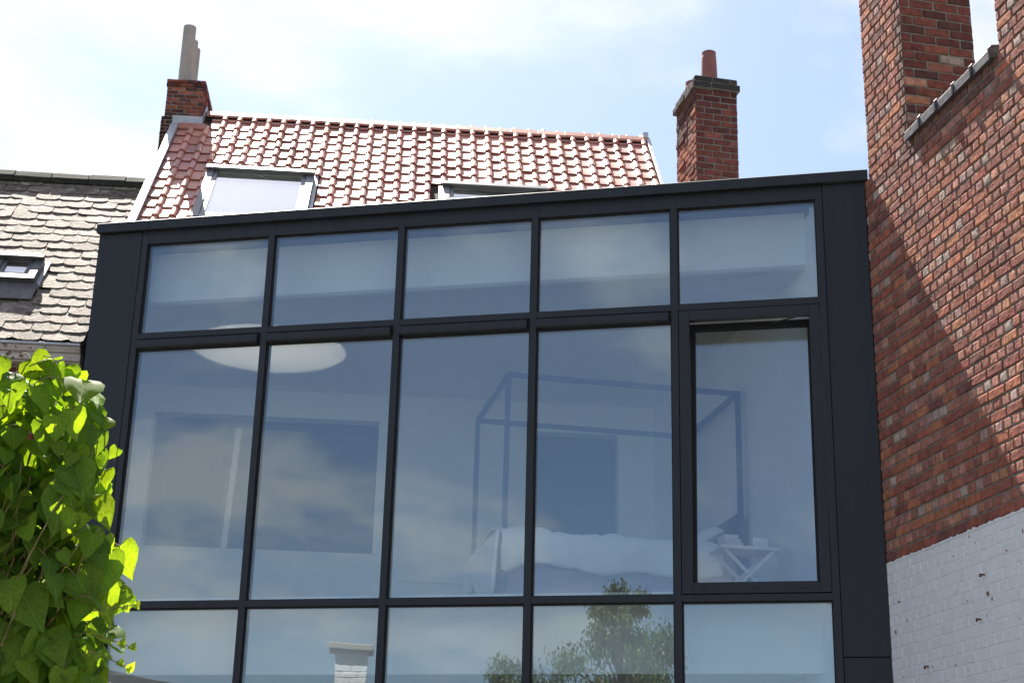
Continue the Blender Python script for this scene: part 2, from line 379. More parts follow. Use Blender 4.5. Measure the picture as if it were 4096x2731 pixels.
# lead coping in five lapped sheets
cp = part('coping_bed', MB().box(S1+.002, S2-.03, .012, .34, Z_CB+.002, Z_CT-.02), MT['mortar'], bb)
nseg = 5; ls = (S2-.035-S1)/nseg
for i in range(nseg):
    a = S1+.004 + i*ls; b = a + ls - .006; lift = .004*(i % 2)
    pr = [(-.034-lift, Z_CB+.004), (-.036-lift, Z_CT-.004), (-.022, Z_CT+.012), (.17, Z_CT+.05), (.36, Z_CT+.01), (.372, Z_CB+.01), (.35, Z_CB+.004), (-.02, Z_CB+.012)]
    m = MB(); m.loft([(a, y, z) for y, z in pr], [(b, y-.003, z+.004) for y, z in pr])
    m.tube([(b-.004, -.044, Z_CB+.006), (b-.004, -.046, Z_CT), (b-.004, -.026, Z_CT+.022), (b-.004, .17, Z_CT+.062), (b-.004, .38, Z_CT+.02)], .011, 6)
    part('lead_sheet', m, MT['lead'], cp, bevel=.004)
# whitewashed base
pw = part('painted_wall', MB().box(-.03, S3, .0030, .35, 0.0, Z_P-.006), MT['paint'], bb)
pb = course_list(-.04, S3-.9, Z_P-.004-CH*17, Z_P-.006, CH, PITCH_B, .004)
def pcol(x, z, h): k = rnd.uniform(.72,.75); return (k, k*.995, k*.99)
lay(pb, pw, 0, (0,0,0), CH-.005, .05, pcol, 'paintbrick', 290, WALLF, massmat='paint', jit=.0010, name='painted_brick', yaw=.005)
pe = MB(); n_ = 150; xs_ = [-.03 + (S3+.03)*i/n_ for i in range(n_+1)]
hs_ = [max(.0, rnd.gauss(.004, .004)) + (.010 if rnd.random() < .06 else 0) for _ in xs_]
for i in range(n_):
    a_, b_, h0, h1 = xs_[i], xs_[i+1], Z_P+hs_[i], Z_P+hs_[i+1]
    pe.add([(a_,-.0035,Z_P-.012),(b_,-.0035,Z_P-.012),(b_,-.0045,h1),(a_,-.0045,h0),(a_,.02,Z_P-.012),(b_,.02,Z_P-.012),(b_,.02,h1),(a_,.02,h0)], [(0,1,2,3),(3,2,6,7),(1,0,4,5)])
part('paint_edge', pe, MT['paint'], pw)
for s, z in ((1.42,3.48),(1.33,3.20),(.56,2.98)):
    m = MB(); m.tube([(s,.01,z),(s,-.03,z+.004),(s+.008,-.038,z-.012),(s+.022,-.036,z-.012)], .006, 6); part('iron_hook', m, MT['rust'], bb)

# ------------------------------------------------------------------ glass extension
ext = thing('glass_extension', 'dark metal and glass rear extension with five columns of windows', 'building', FAC)
MUL = [(-3.474,-3.416),(-2.2488,-2.1912),(-1.0428,-.9876),(.1488,.2040),(1.3356,1.3908),(2.5308,2.5884)]
ZT = lambda v: v + CZ
Z_HD, Z_PB, Z_PT = ZT(5.2416), ZT(5.3616), ZT(5.4552)
Z_T1, Z_T1B, Z_T2, Z_T2B = ZT(4.3812), ZT(4.326), ZT(1.9956), ZT(1.9428)
UL, UR = -3.9012, 2.9412
# cladding and parapet
part('cladding_panel', MB().box(UL, MUL[0][0]-.003, -.004, .03, 0.02, Z_PB-.002), MT['clad'], ext, bevel=.004)
part('cladding_panel', MB().box(MUL[5][1]+.004, UR-.006, -.006, .03, 3.118, Z_PB-.002), MT['clad'], ext, bevel=.004)
part('cladding_panel', MB().box(MUL[5][1]+.004, UR-.006, -.006, .03, 0.02, 3.112), MT['clad'], ext, bevel=.004)
part('backing_panel', MB().box(UL+.02, MUL[0][0]+.02, .032, .14, 0.02, Z_PB-.004), MT['gasket'], ext)
part('backing_panel', MB().box(MUL[5][1]-.02, UR-.001, .032, .14, 0.02, Z_PB-.004), MT['gasket'], ext)
part('junction_flashing', MB().box(UR-.004, UR+.16, .05, .30, 0.02, Z_PB-.003), MT['gasket'], ext)
q0_ = fac(UL+.002,.034,0); q1_ = fac(UL+.03,.034,0); part('side_cladding', MB().prism([q0_, q1_, q1_-DW*2.6, q0_-DW*2.6], .02, Z_PB-.002), MT['clad'], ext, world=True)
for a, b in ((UL-.012, -3.40), (-3.397, UR+.022)):
    pr = [(-.052, Z_PB), (-.055, Z_PT-.006), (-.045, Z_PT), (.26, Z_PT+.012), (.26, Z_PT-.08), (-.02, Z_PB+.004)]
    m = MB(); m.loft([(a, y, z) for y, z in pr], [(b, y, z) for y, z in pr]); part('parapet_cap', m, MT['clad'], ext, bevel=.003)
part('head_rail', MB().box(MUL[0][0], MUL[5][1], .0035, .135, Z_HD, Z_PB+.01), MT['frame'], ext, bevel=.003)
for i, (a, b) in enumerate(MUL):
    m = MB(); m.box(a, b, 0, .05, 0.02, Z_PB-.02); m.box(a+.004, b-.004, .046, .145, 0.02, Z_PB-.03)
    part('mullion', m, MT['frame'], ext, bevel=.003)
for i in range(5):
    a, b = MUL[i][1], MUL[i+1][0]
    for z0, z1 in ((Z_T1B, Z_T1), (Z_T2B, Z_T2)):
        m = MB(); m.box(a-.001, b+.001, .002, .05, z0, z1); m.box(a, b, .048, .14, z0+.004, z1-.004)
        part('transom', m, MT['frame'], ext, bevel=.0025)
    gap = .012
    for z0, z1 in ((Z_T1, Z_HD), (Z_T2, Z_T1B), (.12, Z_T2B)):
        if i == 4 and z0 == Z_T2: continue
        m = MB()                                                      # gasket ring in the rebate
        m.box(a, a+gap, .030, .052, z0, z1); m.box(b-gap, b, .030, .052, z0, z1)
        m.box(a+gap, b-gap, .030, .052, z0, z0+gap); m.box(a+gap, b-gap, .030, .052, z1-gap, z1)
        part('gasket', m, MT['gasket'], ext)
        uc, zc = (a+b)/2, (z0+z1)/2; po = part('pane', MB().box(a+.006-uc, b-.006-uc, -.012, .012, z0+.006-zc, z1-.006-zc), MT['glass'], ext)
        po.matrix_local = Matrix.Translation((uc, .052, zc)) @ Matrix.Rotation(rnd.gauss(0, R_(.24)), 4, 'Z') @ Matrix.Rotation(rnd.gauss(0, R_(.16)), 4, 'X')
    if i < 4:                                                         # slim ventilation box under the upper transom
        zt, zb = Z_T1B-.017, Z_T1B-.098
        pr = [(-.026, zt), (.03, zt), (.03, zb+.004), (.006, zb), (-.022, zb+.008), (-.030, zb+.022)]
        m = MB(); m.loft([(a+.004, y, z) for y, z in pr], [(b-.022, y, z) for y, z in pr]); part('ventilator', m, MT['frame'], ext, bevel=.002)
        part('ventilator_shadow_gap', MB().box(a+.002, b-.002, .028, .05, zb-.010, Z_T1B), MT['gasket'], ext)
# tilted casement in the last column
a, b = MUL[4][1]+.004, MUL[5][0]-.003; rw = .084
cas = MB(); z0, z1 = Z_T2+.008, Z_T1B-.003
cas.box(a, a+rw, .004, .07, z0, z1); cas.box(b-rw, b, .004, .07, z0, z1); cas.box(a+rw, b-rw, .0045, .07, z0, z0+rw); cas.box(a+rw, b-rw, .0045, .07, z1-rw, z1)
win = part('window', cas, MT['frame'], ext, bevel=.003)
tilt = Matrix.Translation((0, .078, z0+.05)) @ Matrix.Rotation(R_(-4.4), 4, 'X')
h = z1 - z0 - .08; sw = .05
sash = MB(); ua, ub = a+rw-.025, b-rw+.025
sash.box(ua, ua+sw, 0, .06, 0, h); sash.box(ub-sw, ub, 0, .06, 0, h); sash.box(ua+sw, ub-sw, 0, .06, 0, sw); sash.box(ua+sw, ub-sw, 0, .06, h-sw, h)
o = part('sash', sash, MT['gasket'], win); o.matrix_local = tilt
o = part('pane', MB().box(ua+.035, ub-.035, .02, .044, .035, h-.035), MT['glass'], win); o.matrix_local = tilt
m = MB(); m.tube([(b-rw-.02,.08,z1-rw+.03),(b-rw-.30,.20,z1-rw+.01)], .006, 6); part('stay_arm', m, MT['dark'], win)
for u in (a+.17, (a+b)/2, b-.2): part('drain_cap', MB().box(u-.02, u+.02, -.002, .006, z0+.03, z0+.037), MT['gasket'], win)

# rooms behind the glass
def line_x(p, d, q, e):
    k = d.x*e.y - d.y*e.x; t = ((q.x-p.x)*e.y - (q.y-p.y)*e.x)/k; return p + d*t
ER = Vector((math.cos(R_(RDEG)), math.sin(R_(RDEG)), 0)); NR = Vector((-ER.y, ER.x, 0))
RB = Vector((1.569, 15.916, 0))
rwp = PB - NW*.337
RF = line_x(rwp, DW, fac(0,.16,0), EU); RF.z = 0
LF = fac(-3.70, .16, 0); LB = line_x(LF, DW, RB, ER)
Z_F, Z_C, Z_GC = 3.66, 6.355, 3.035
off = lambda p, v: Vector((p.x+v.x, p.y+v.y, 0))
def slab(name, a, b, n, th, z0, z1, m_, ext_=0.0):
    d = (b-a).normalized(); a, b = a - d*ext_, b + d*ext_
    part(name, MB().prism([a, b, b+n*th, a+n*th], z0, z1), m_, ext, world=True)
slab('inner_wall', RF, RB, NW, .12, Z_F, 6.80, MT['plaster'], .0)
slab('inner_wall', LF, LB, -NW, .10, Z_F, 6.80, MT['plaster'], .0)
bw = lambda e: RB + ER*e
# back wall with a wide opening on the left and a doorway behind the bed
O1a, O1b, O1z0, O1z1 = -5.36, -2.98, 4.625, 6.06; O2a, O2b, O2z1 = -1.294, -.393, 6.03
eL = (LB-RB).dot(ER)
segs = [(eL-.1, O1a, Z_F, 6.8), (O1a, O1b, Z_F, O1z0), (O1a, O1b, O1z1, 6.8), (O1b, O2a, Z_F, 6.8), (O2a, O2b, O2z1, 6.8), (O2b, .1, Z_F, 6.8)]
m = MB()
for e0, e1, za, zb in segs: m.prism([bw(e0), bw(e1), bw(e1)+NR*.2, bw(e0)+NR*.2], za, zb)
part('back_wall', m, MT['plaster'], ext, world=True)
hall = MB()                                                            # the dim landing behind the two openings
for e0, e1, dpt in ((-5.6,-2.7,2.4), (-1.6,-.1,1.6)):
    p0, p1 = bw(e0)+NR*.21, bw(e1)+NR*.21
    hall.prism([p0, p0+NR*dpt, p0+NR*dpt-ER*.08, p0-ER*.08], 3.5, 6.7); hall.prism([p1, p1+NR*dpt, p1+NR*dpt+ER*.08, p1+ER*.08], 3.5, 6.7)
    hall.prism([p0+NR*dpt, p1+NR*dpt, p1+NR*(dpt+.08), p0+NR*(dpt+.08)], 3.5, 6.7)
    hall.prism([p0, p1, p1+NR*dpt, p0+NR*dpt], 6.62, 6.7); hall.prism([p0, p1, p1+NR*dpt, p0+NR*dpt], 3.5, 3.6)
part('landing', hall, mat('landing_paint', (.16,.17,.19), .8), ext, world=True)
# ceiling with the round rooflight, roof deck, bulkheads, floors
OC = Vector((-2.405, 14.262, 0)); OR_ = .765
def holed(poly, z, th, name, m_, r):
    b = bmesh.new(); n = len(poly)
    def loop(pts): 
        vs = [b.verts.new(p) for p in pts]; return [b.edges.new((vs[i], vs[(i+1) % len(vs)])) for i in range(len(vs))]
    ed = loop([(p.x, p.y, z) for p in poly]) + loop([(OC.x+r*math.cos(t*math.pi/36), OC.y+r*math.sin(t*math.pi/36), z) for t in range(72)])
    bmesh.ops.triangle_fill(b, use_beauty=True, edges=ed)
    rg = bmesh.ops.extrude_face_region(b, geom=b.faces[:]); bmesh.ops.translate(b, verts=[v for v in rg['geom'] if isinstance(v, bmesh.types.BMVert)], vec=(0,0,th))
    bmesh.ops.recalc_face_normals(b, faces=b.faces)
    b.transform(FAC.inverted()); me = bpy.data.meshes.new(name); b.to_mesh(me); b.free(); return link(name, me, m_, ext)
bR = line_x(rwp, DW, fac(0,.30,0), EU); bL = line_x(LF, DW, fac(0,.30,0), EU)
holed([bL, bR, RB, LB], Z_C, .03, 'ceiling', MT['ceiling'], OR_)
holed([fac(UL+.05,.12,0), fac(UR-.02,.12,0), PB - DW*4.6 - NW*.02, off(LB, ER*-.2+NR*.1)], 6.86, .07, 'roof_deck', MT['felt'], OR_+.02)
dome = MB().lathe([(OR_+.0, 0), (OR_+.0, .02), (OR_-.02, .02)], 48, (OC.x, OC.y, Z_C+.012)); part('opal_diffuser', dome, MT['acrylic'], ext, world=True)
dm = MB().lathe([(OR_+.04, 7.052), (OR_+.03, 7.10), (OR_*.8, 7.19), (OR_*.4, 7.24), (.02, 7.25)], 40, (OC.x, OC.y, 0)); part('rooflight_dome', dm, MT['acrylic'], ext, world=True)
kerb = MB().lathe([(OR_+.001, Z_C+.034), (OR_+.001, 7.05), (OR_+.05, 7.05), (OR_+.05, Z_C+.034)], 48, (OC.x, OC.y, 0), cap=False); part('rooflight_kerb', kerb, MT['plaster'], ext, world=True)
for p0, p1 in ((off(RF, EU*-.02), fac(UR-.03,.16,0)), (fac(UL+.03,.16,0), off(LF, EU*.02))): slab('jamb_lining', p0, p1, EW, .06, .05, 6.84, MT['plaster'])
slab('bulkhead', bL, bR, EW, .05, Z_C-.001, 6.855, MT['plaster'])
slab('bulkhead', bL, bR, EW, .05, Z_GC-.001, 3.60, MT['plaster'])
part('floor_slab', MB().prism([off(bL, EW*.053), off(bR, EW*.053), RB, LB], 3.30, Z_F), MT['floor'], ext, world=True)
part('window_board', MB().prism([LF, RF, bR, bL], Z_F-.05, Z_F-.01), MT['white'], ext, world=True)
part('lower_ceiling', MB().prism([off(bL, EW*.052), off(bR, EW*.052), RB, LB], Z_GC, Z_GC+.03), MT['ceiling'], ext, world=True)
slab('inner_wall', RF, RB, NW, .12, .08, Z_F-.004, MT['plaster']); slab('inner_wall', LF, LB, -NW, .10, .08, Z_F-.004, MT['plaster'])
slab('inner_wall', LB, RB, NR, .15, .08, Z_F-.004, MT['plaster'], .1)
part('floor_slab', MB().prism([LF, RF, RB, LB], .03, .10), MT['floor'], ext, world=True)

# ------------------------------------------------------------------ bedroom furniture
BA = Vector((-.024, 12.752, 0)); BDEG = 10.936; BLEN, BWID = 2.12, 1.52
BEDF = frame((BA.x, BA.y, Z_F), BDEG)
bed = thing('four_poster_bed', 'blue grey four poster bed frame seen through the glass', 'bed', BEDF)
ht = 5.70 - Z_F; ps = .042
for x in (0, BLEN):
    for y in (0, BWID): part('post', MB().box(x-ps/2, x+ps/2, y-ps/2, y+ps/2, 0, ht), MT['bedframe'], bed)
for y in (0, BWID): part('top_rail', MB().box(ps/2+.001, BLEN-ps/2-.001, y-ps/2, y+ps/2, ht-ps, ht), MT['bedframe'], bed)
for x in (0, BLEN): part('top_rail', MB().box(x-ps/2, x+ps/2, ps/2+.001, BWID-ps/2-.001, ht-ps, ht), MT['bedframe'], bed)
part('headboard', MB().box(BLEN-.02, BLEN+.02, ps/2+.002, BWID-ps/2-.002, .2, .92), MT['bedframe'], bed)
part('bed_skirt', MB().box(.03, BLEN-.03, .03, BWID-.03, .02, .34), MT['mauve'], bed, bevel=.02)
part('mattress', MB().box(.03, BLEN-.03, .03, BWID-.03, .345, .56), MT['mauve'], bed, bevel=.04)
dv = MB(); nx, ny = 44, 30; gv = {}
for i in range(nx+1):
    for j in range(ny+1):
        s = i/nx*1.95; t = j/ny                       # s from the foot, t across: first the hanging near side, then the top
        drop = .20 + .13*math.exp(-((s-.02)/.12)**2) + .10*min(1, s/.6) + .02*math.sin(s*9)
        wr = .026*math.sin(s*13 + 4*math.sin(t*5+s)) + .016*math.sin(s*29+t*11) + .008*math.sin(s*57-t*23)
        x = s - .03
        if t < .35: k = t/.35; y = -.035 - .03*math.sin(k*3.14) + wr*(1-k)*.9; z = .615 - drop*(1-k) + .02*wr
        else: k = (t-.35)/.65; y = -.035 + k*(BWID+.05); z = .615 + .07*math.sin(k*3.14)*math.exp(-s*.7) + wr*.6 + .035*math.exp(-((s-.12)/.2)**2)
        gv[i, j] = len(dv.v); dv.v.append((x, y, z))
for i in range(nx):
    for j in range(ny): dv.f.append((gv[i,j], gv[i+1,j], gv[i+1,j+1], gv[i,j+1])); dv.c.append(None)
k0 = len(dv.v)                                        # the end hanging over the foot
fv = {}
for j in range(ny+1):
    for q in range(9):
        t = j/ny; y = -.04 + t*(BWID+.07); z = .625 - q/8*(.42 + .12*math.sin(t*5.2+.6) + .05*math.sin(t*17)); fv[j, q] = len(dv.v)
        dv.v.append((-.045 - .03*math.sin(q/8*2.6) + .02*math.sin(t*23+q*.5)*q/8, y, z))
for j in range(ny):
    for q in range(8): dv.f.append((fv[j,q], fv[j+1,q], fv[j+1,q+1], fv[j,q+1])); dv.c.append(None)
dvo = part('duvet', dv, MT['linen'], None, smooth=True, recalc=False); dvo.matrix_basis = BEDF
so = dvo.modifiers.new('solid', 'SOLIDIFY'); so.thickness = .025; so.offset = 1
tag(dvo, 'rumpled white duvet hanging over the side of the bed', 'duvet')
pl = MB(); n1, n2 = 12, 8
for i in range(n1+1):
    for j in range(n2+1):
        a_, b_ = i/n1*2-1, j/n2*2-1; th_ = .10*max(0, (1-a_**4)*(1-b_**4))**.5
        pl.v.append((b_*.2, a_*.32, th_))
for i in range(n1+1):
    for j in range(n2+1):
        v = pl.v[i*(n2+1)+j]; pl.v.append((v[0], v[1], -v[2]*.6))
N_ = (n1+1)*(n2+1)
for i in range(n1):
    for j in range(n2):
        q = i*(n2+1)+j; pl.f += [(q, q+1, q+n2+2, q+n2+1), (N_+q, N_+q+n2+1, N_+q+n2+2, N_+q+1)]; pl.c += [None, None]
plo = part('pillow', pl, MT['linen'], None, smooth=True); plo.matrix_basis = BEDF @ Matrix.Translation((BLEN-.26, .45, .70)) @ Matrix.Rotation(R_(-28), 4, 'Y')
tag(plo, 'white pillow at the head of the four poster bed', 'pillow')
TF = WALLF @ Matrix.Translation((-1.12, -.71, Z_F))
tb = thing('bedside_table', 'white folding bedside table with crossed legs by the bed', 'table', TF)
part('table_top', MB().box(-.16, .16, -.255, .255, .395, .42), MT['white'], tb, bevel=.003)
for x in (-.12, .12):
    for s in (-1, 1):
        m = MB(); dx = .018*s
        m.loft([(x+dx-.008, -.21*s-.02, 0), (x+dx+.008, -.21*s-.02, 0), (x+dx+.008, -.21*s+.02, 0), (x+dx-.008, -.21*s+.02, 0)],
               [(x+dx-.008, .20*s-.02, .394), (x+dx+.008, .20*s-.02, .394), (x+dx+.008, .20*s+.02, .394), (x+dx-.008, .20*s+.02, .394)])
        part('leg', m, MT['white'], tb)
part('stretcher', MB().box(-.135, .135, -.012, .012, .19, .21), MT['white'], tb)
for i, (w, c, lab) in enumerate(((.10,(.70,.66,.64),'pale thick book at the bottom of the bedside pile'),(.092,(.62,.60,.62),'grey book in the middle of the bedside pile'),(.08,(.72,.70,.66),'cream book on top of the bedside pile'))):
    m = MB(); z = .421 + i*.034; m.box(-w, w, -.20, -.20+w*1.6, z, z+.004); m.box(-w+.004, w-.004, -.196, -.20+w*1.6-.004, z+.0045, z+.026); m.box(-w, w, -.20, -.20+w*1.6, z+.0265, z+.032)
    o = part('book', m, mat('book_cover%d' % i, c, .6), None); o.matrix_basis = TF
    tag(o, lab, 'book', 'books on the bedside table')
m = MB(); m.box(.05, .066, .055, .185, .422, .515); m.box(.066, .11, .11, .13, .422, .43)
o = part('photo_frame', m, MT['white'], None); o.matrix_basis = TF; tag(o, 'small white picture frame standing on the bedside table', 'picture frame')
RADF = frame(bw(-2.72) - NR*.03, RDEG)
rad = thing('radiator', 'white ribbed radiator on the back wall left of the bed', 'radiator', RADF)
part('panel', MB().box(0, .80, -.05, -.03, 3.78, 4.33), MT['white'], rad)
for i in range(20): part('rib', MB().box(.012+i*.04, .032+i*.04, -.062, -.0505, 3.80, 4.31), MT['white'], rad)
part('grille', MB().box(-.005, .805, -.065, .02, 4.331, 4.345), MT['white'], rad)
CABF = frame(bw(-4.61) + NR*.45, RDEG)
cab = thing('dark_cabinet', 'low dark cabinet standing in the dim opening behind the glass', 'cabinet', CABF)
part('carcass', MB().box(0, .9, 0, .4, 3.72, 5.20), MT['dark'], cab); part('plinth', MB().box(.03, .87, .03, .37, 3.601, 3.719), MT['dark'], cab)
for i in range(2): part('door', MB().box(.01+.445*i, .445+.445*i, -.02, -.001, 3.74, 5.18), MT['dark'], cab)
POLF = frame(bw(-4.60) + NR*.27, RDEG)
pol = thing('timber_post', 'slender leaning dark post with a pale board in the back wall opening', 'post', POLF)
lean = Matrix(((1,0,.045,-.045*4.65),(0,1,0,0),(0,0,1,0),(0,0,0,1)))
for nm_, x0_, x1_, m_ in (('shaft', -.035, .02, MT['dark']), ('board', .022, .085, MT['white'])): o_ = part(nm_, MB().box(x0_, x1_, -.03, .03, 3.66, 5.98), m_, pol); o_.data.transform(lean); part('foot', MB().box(-.06, .06, -.06, .06, 3.601, 3.659), MT['white'], pol)

rod = MB(); rod.tube([(2.03,.6,CZ+1.343),(2.306,.6,CZ+1.4425)], .007, 8)
o = part('wooden_rod', rod, mat('orange_wood', (.55,.22,.07), .5), None); o.matrix_basis = FAC; tag(o, 'thin orange wooden rod behind the bottom right pane', 'rod')

# ------------------------------------------------------------------ red tiled house behind
PHI = R_(47.5); cph, sph = math.cos(PHI), math.sin(PHI)
house = thing('tiled_house', 'house behind the extension with glossy red tiled roof', 'building', HOUSEF)
RM = Matrix(((1,0,0,0),(0,cph,-sph,0),(0,sph,cph,RIDGE_Z),(0,0,0,1)))     # roof: x along ridge, y up the slope, z off the roof
RLEN, BEAVE = 6.165, 4.05
def rp(a, b, h=0.0): return RM @ Vector((a, -b, h))
roof = MB(); pts = [(0, .02), (RLEN, .02), (RLEN, BEAVE), (0, BEAVE)]
roof.loft([rp(a, b, -.02) for a, b in pts], [rp(a, b, -.10) for a, b in pts])
bk = [rp(0,.02,-.02), rp(RLEN,.02,-.02), rp(RLEN,.02,-.1), rp(0,.02,-.1)]
mir = lambda v: Vector((v.x, -v.y + .06, v.z))
roof.loft([mir(rp(a, b, -.02)) for a, b in pts], [mir(rp(a, b, -.10)) for a, b in pts])
rf = part('roof', roof, MT['deck'], house)
render_m = mat('rendered_house_wall', (.45,.42,.38), .9, var=.1)
part('wall', MB().box(.02, RLEN-.02, -1.60, -1.45, 6.95, 8.6), render_m, house)
part('wall', MB().box(.02, RLEN-.02, 2.4, 2.55, 0, 8.1), render_m, house)
for x0, x1 in ((.02, .16), (RLEN-.16, RLEN-.02)):
    m = MB(); pg = [(-1.44,0),(2.39,0),(2.39,8.0),(0,10.5),(-1.44,9.0)]; m.loft([(x0,y,z) for y,z in pg], [(x1,y,z) for y,z in pg]); part('gable_wall', m, render_m, house)
def tile_mesh():
    w, ln, ex = .1885, .34, .278; xs = []; 
    for i in range(7): t = i/6; xs.append((t*.128, .0010*math.cos(t*2*math.pi)+.001))
    for i in range(1, 9): a = math.pi*(1 - i/8); xs.append((.128+.037*(1+math.cos(a)), .038*math.sin(a)+.002))
    rows = [(0.0, .0185, 1.06), (.02, .0190, 1.04), (.14, .0112, 1.0), (ln, -.004, .96)]
    v = []; n = len(xs)
    for y, h, k in rows: v += [(x if i < 7 else .165+(x-.165)*k, y - (.006 if (i >= 7 and y == 0) else 0), z*(k if i >= 7 else 1)+h) for i, (x, z) in enumerate(xs)]
    f = [(r*n+i, r*n+i+1, (r+1)*n+i+1, (r+1)*n+i) for r in range(len(rows)-1) for i in range(n-1)]
    k = len(v); v += [(x, .004, max(-.004, z*.45 + .006)) for x, z in xs]       # the thick lower edge
    f += [(k+i, k+i+1, i+1, i) for i in range(n-1)]
    k2 = len(v); v += [(xs[0][0], y, h-.016) for y, h, _ in rows]; f += [(r*n, (r+1)*n, k2+r+1, k2+r) for r in range(len(rows)-1)]
    k3 = len(v); v += [(xs[-1][0], y, h-.016) for y, h, _ in rows]; f += [(r*n+n-1, k3+r, k3+r+1, (r+1)*n+n-1) for r in range(len(rows)-1)]
    m = MB(); m.add(v, f); return m
tmb = tile_mesh(); tme = tmb.mesh('tile', recalc=False, smooth=True); tme.materials.append(MT['tile'])
ea = tme.attributes.get('sharp_edge') or tme.attributes.new('sharp_edge', 'BOOLEAN', 'EDGE')
for e in tme.edges:
    ids = set(e.vertices); 
    if len(ids) == 2 and max(ids) < 15: ea.data[e.index].value = True
SK = [(.655, 2.0, 1.95, 3.38), (3.45, 4.80, 2.05, 3.48)]                  # the two roof windows: a0 a1 b0 b1
bpar = lambda a: 3.43 - .292*a
tmass = MB(); TA0, TP, TE = .132, .1885, .278; nt = 0
for k in range(14):
    b = .25 + TE*k
    for i in range(32):
        a = TA0 + TP*i; ac, bc = a + TP*.45, b - TE*.5
        if any(s0-.03 < ac < s1+.06 and t0-.09 < bc < t1+.1 for s0, s1, t0, t1 in SK): continue
        if a < .42 and b < .60: continue
        c = pick([(.48,.21,.15),(.44,.185,.135),(.51,.23,.165),(.46,.20,.15),(.42,.18,.14)], w=.14)
        T = RM @ Matrix.Translation((a + rnd.uniform(-.002,.002), -b + rnd.uniform(-.003,.003), rnd.uniform(-.0015,.0015))) @ Matrix.Rotation(rnd.gauss(0,.011), 4, 'X') @ Matrix.Rotation(rnd.gauss(0,.011), 4, 'Y') @ Matrix.Rotation(rnd.gauss(0,.006), 4, 'Z')
        if bc - TE < bpar(a) and nt < 300:
            o = link('tile', tme, None, rf, T); o.color = (*c, 1); nt += 1
        else: tmass.add([T @ Vector(v) for v in tmb.v], tmb.f, c)
tag(part('tile_field', tmass, MT['tilemass'], rf, smooth=True, recalc=False), kind='stuff')
# ridge tiles over a black strip painting in the shade beneath them
part('ridge_shade_strip', MB().loft([rp(.43,.01,-.02), rp(.43,.19,-.01), rp(.43,.18,.018), rp(.43,0,.02)], [rp(RLEN,.01,-.02), rp(RLEN,.19,-.01), rp(RLEN,.18,.018), rp(RLEN,0,.02)]), MT['gasket'], house)
x = .42
while x < RLEN-.05:
    l2 = min(.385, RLEN+.02-x); k0 = .0 if int(x/.36) % 2 else .004
    s0 = [(-.135-k0, RIDGE_Z-.085), (-.12, RIDGE_Z-.05), (-.055, RIDGE_Z+.026+k0), (-.02, RIDGE_Z+.042+k0), (.03, RIDGE_Z+.042), (.13, RIDGE_Z-.05), (.12, RIDGE_Z-.07), (0, RIDGE_Z+.0), (-.12, RIDGE_Z-.09)]
    s1 = [(y, z-.004+rnd.uniform(-.002,.002)) for y, z in s0]
    m = MB(); m.loft([(x, y, z) for y, z in s0], [(x+l2-.003, y, z) for y, z in s1]); o = part('ridge_tile', m, MT['tile'], house, smooth=False, bevel=.004); c = pick([(.44,.175,.115)]); o.color = (*c, 1)
    x += .36
def strip(a0, a1, b0, b1, h0, h1, m_, name, par=house):
    return part(name, MB().loft([rp(a0,b0,h0), rp(a1,b0,h0), rp(a1,b0,h1), rp(a0,b0,h1)], [rp(a0,b1,h0), rp(a1,b1,h0), rp(a1,b1,h1), rp(a0,b1,h1)]), m_, par, bevel=.004)
strip(.035, .125, .50, BEAVE, -.10, .062, MT['zinc'], 'verge_trim'); strip(RLEN+.022, RLEN+.07, -.02, BEAVE, -.12, .055, MT['zinc'], 'verge_trim')
part('ridge_finial', MB().box(RLEN-.02, RLEN+.05, -.08, .08, RIDGE_Z+.0, RIDGE_Z+.085), MT['zinc'], house, bevel=.01)
def roof_window(par, xf, a0, a1, b0, b1, hgt, name='roof_window', cover=MT['alu']):
    P = lambda a, b, h: xf(a, b, h)
    def bx(a0, a1, b0, b1, h0, h1): return MB().loft([P(a0,b0,h0), P(a1,b0,h0), P(a1,b0,h1), P(a0,b0,h1)], [P(a0,b1,h0), P(a1,b1,h0), P(a1,b1,h1), P(a0,b1,h1)])
    def jn(*l):
        m = MB()
        for q in l: m.add(q.v, q.f)
        return m
    f = .085
    w = part(name, jn(bx(a0, a0+f, b0, b1, -.02, hgt), bx(a1-f, a1, b0, b1, -.02, hgt), bx(a0+f, a1-f, b0, b0+f*.7, -.02, hgt-.002), bx(a0+f, a1-f, b1-f, b1, -.02, hgt-.002)), cover, par, bevel=.004)
    part('flashing', jn(bx(a0-.045, a0-.002, b0-.05, b1+.05, -.01, .032), bx(a1+.002, a1+.045, b0-.05, b1+.05, -.01, .032), bx(a0-.002, a1+.002, b0-.07, b0-.002, -.01, .03)), MT['zinc'], w)
    part('top_cover', bx(a0-.01, a1+.01, b0-.012, b0+.075, hgt+.002, hgt+.04), cover, w, bevel=.008)
    part('sash', jn(bx(a0+f+.004, a0+f+.05, b0+.085, b1-f, .02, hgt-.012), bx(a1-f-.05, a1-f-.004, b0+.085, b1-f, .02, hgt-.012), bx(a0+f+.05, a1-f-.05, b1-f-.05, b1-f, .02, hgt-.012)), cover, w)
    part('pane', bx(a0+f+.045, a1-f-.045, b0+.06, b1-f-.045, hgt-.05, hgt-.028), MT['skyglass'], w)
    part('blind', bx(a0+f+.045, a1-f-.045, b0+.20, b1-f-.045, hgt-.062, hgt-.055), MT['blind'], w)
    part('lining', bx(a0+f, a1-f, b0+f*.7, b1-f, -.05, -.03), MT['dark'], w)
    return w
for s0, s1, t0, t1 in SK: roof_window(house, rp, s0+.04, s1-.04, t0+.02, t1, .085)
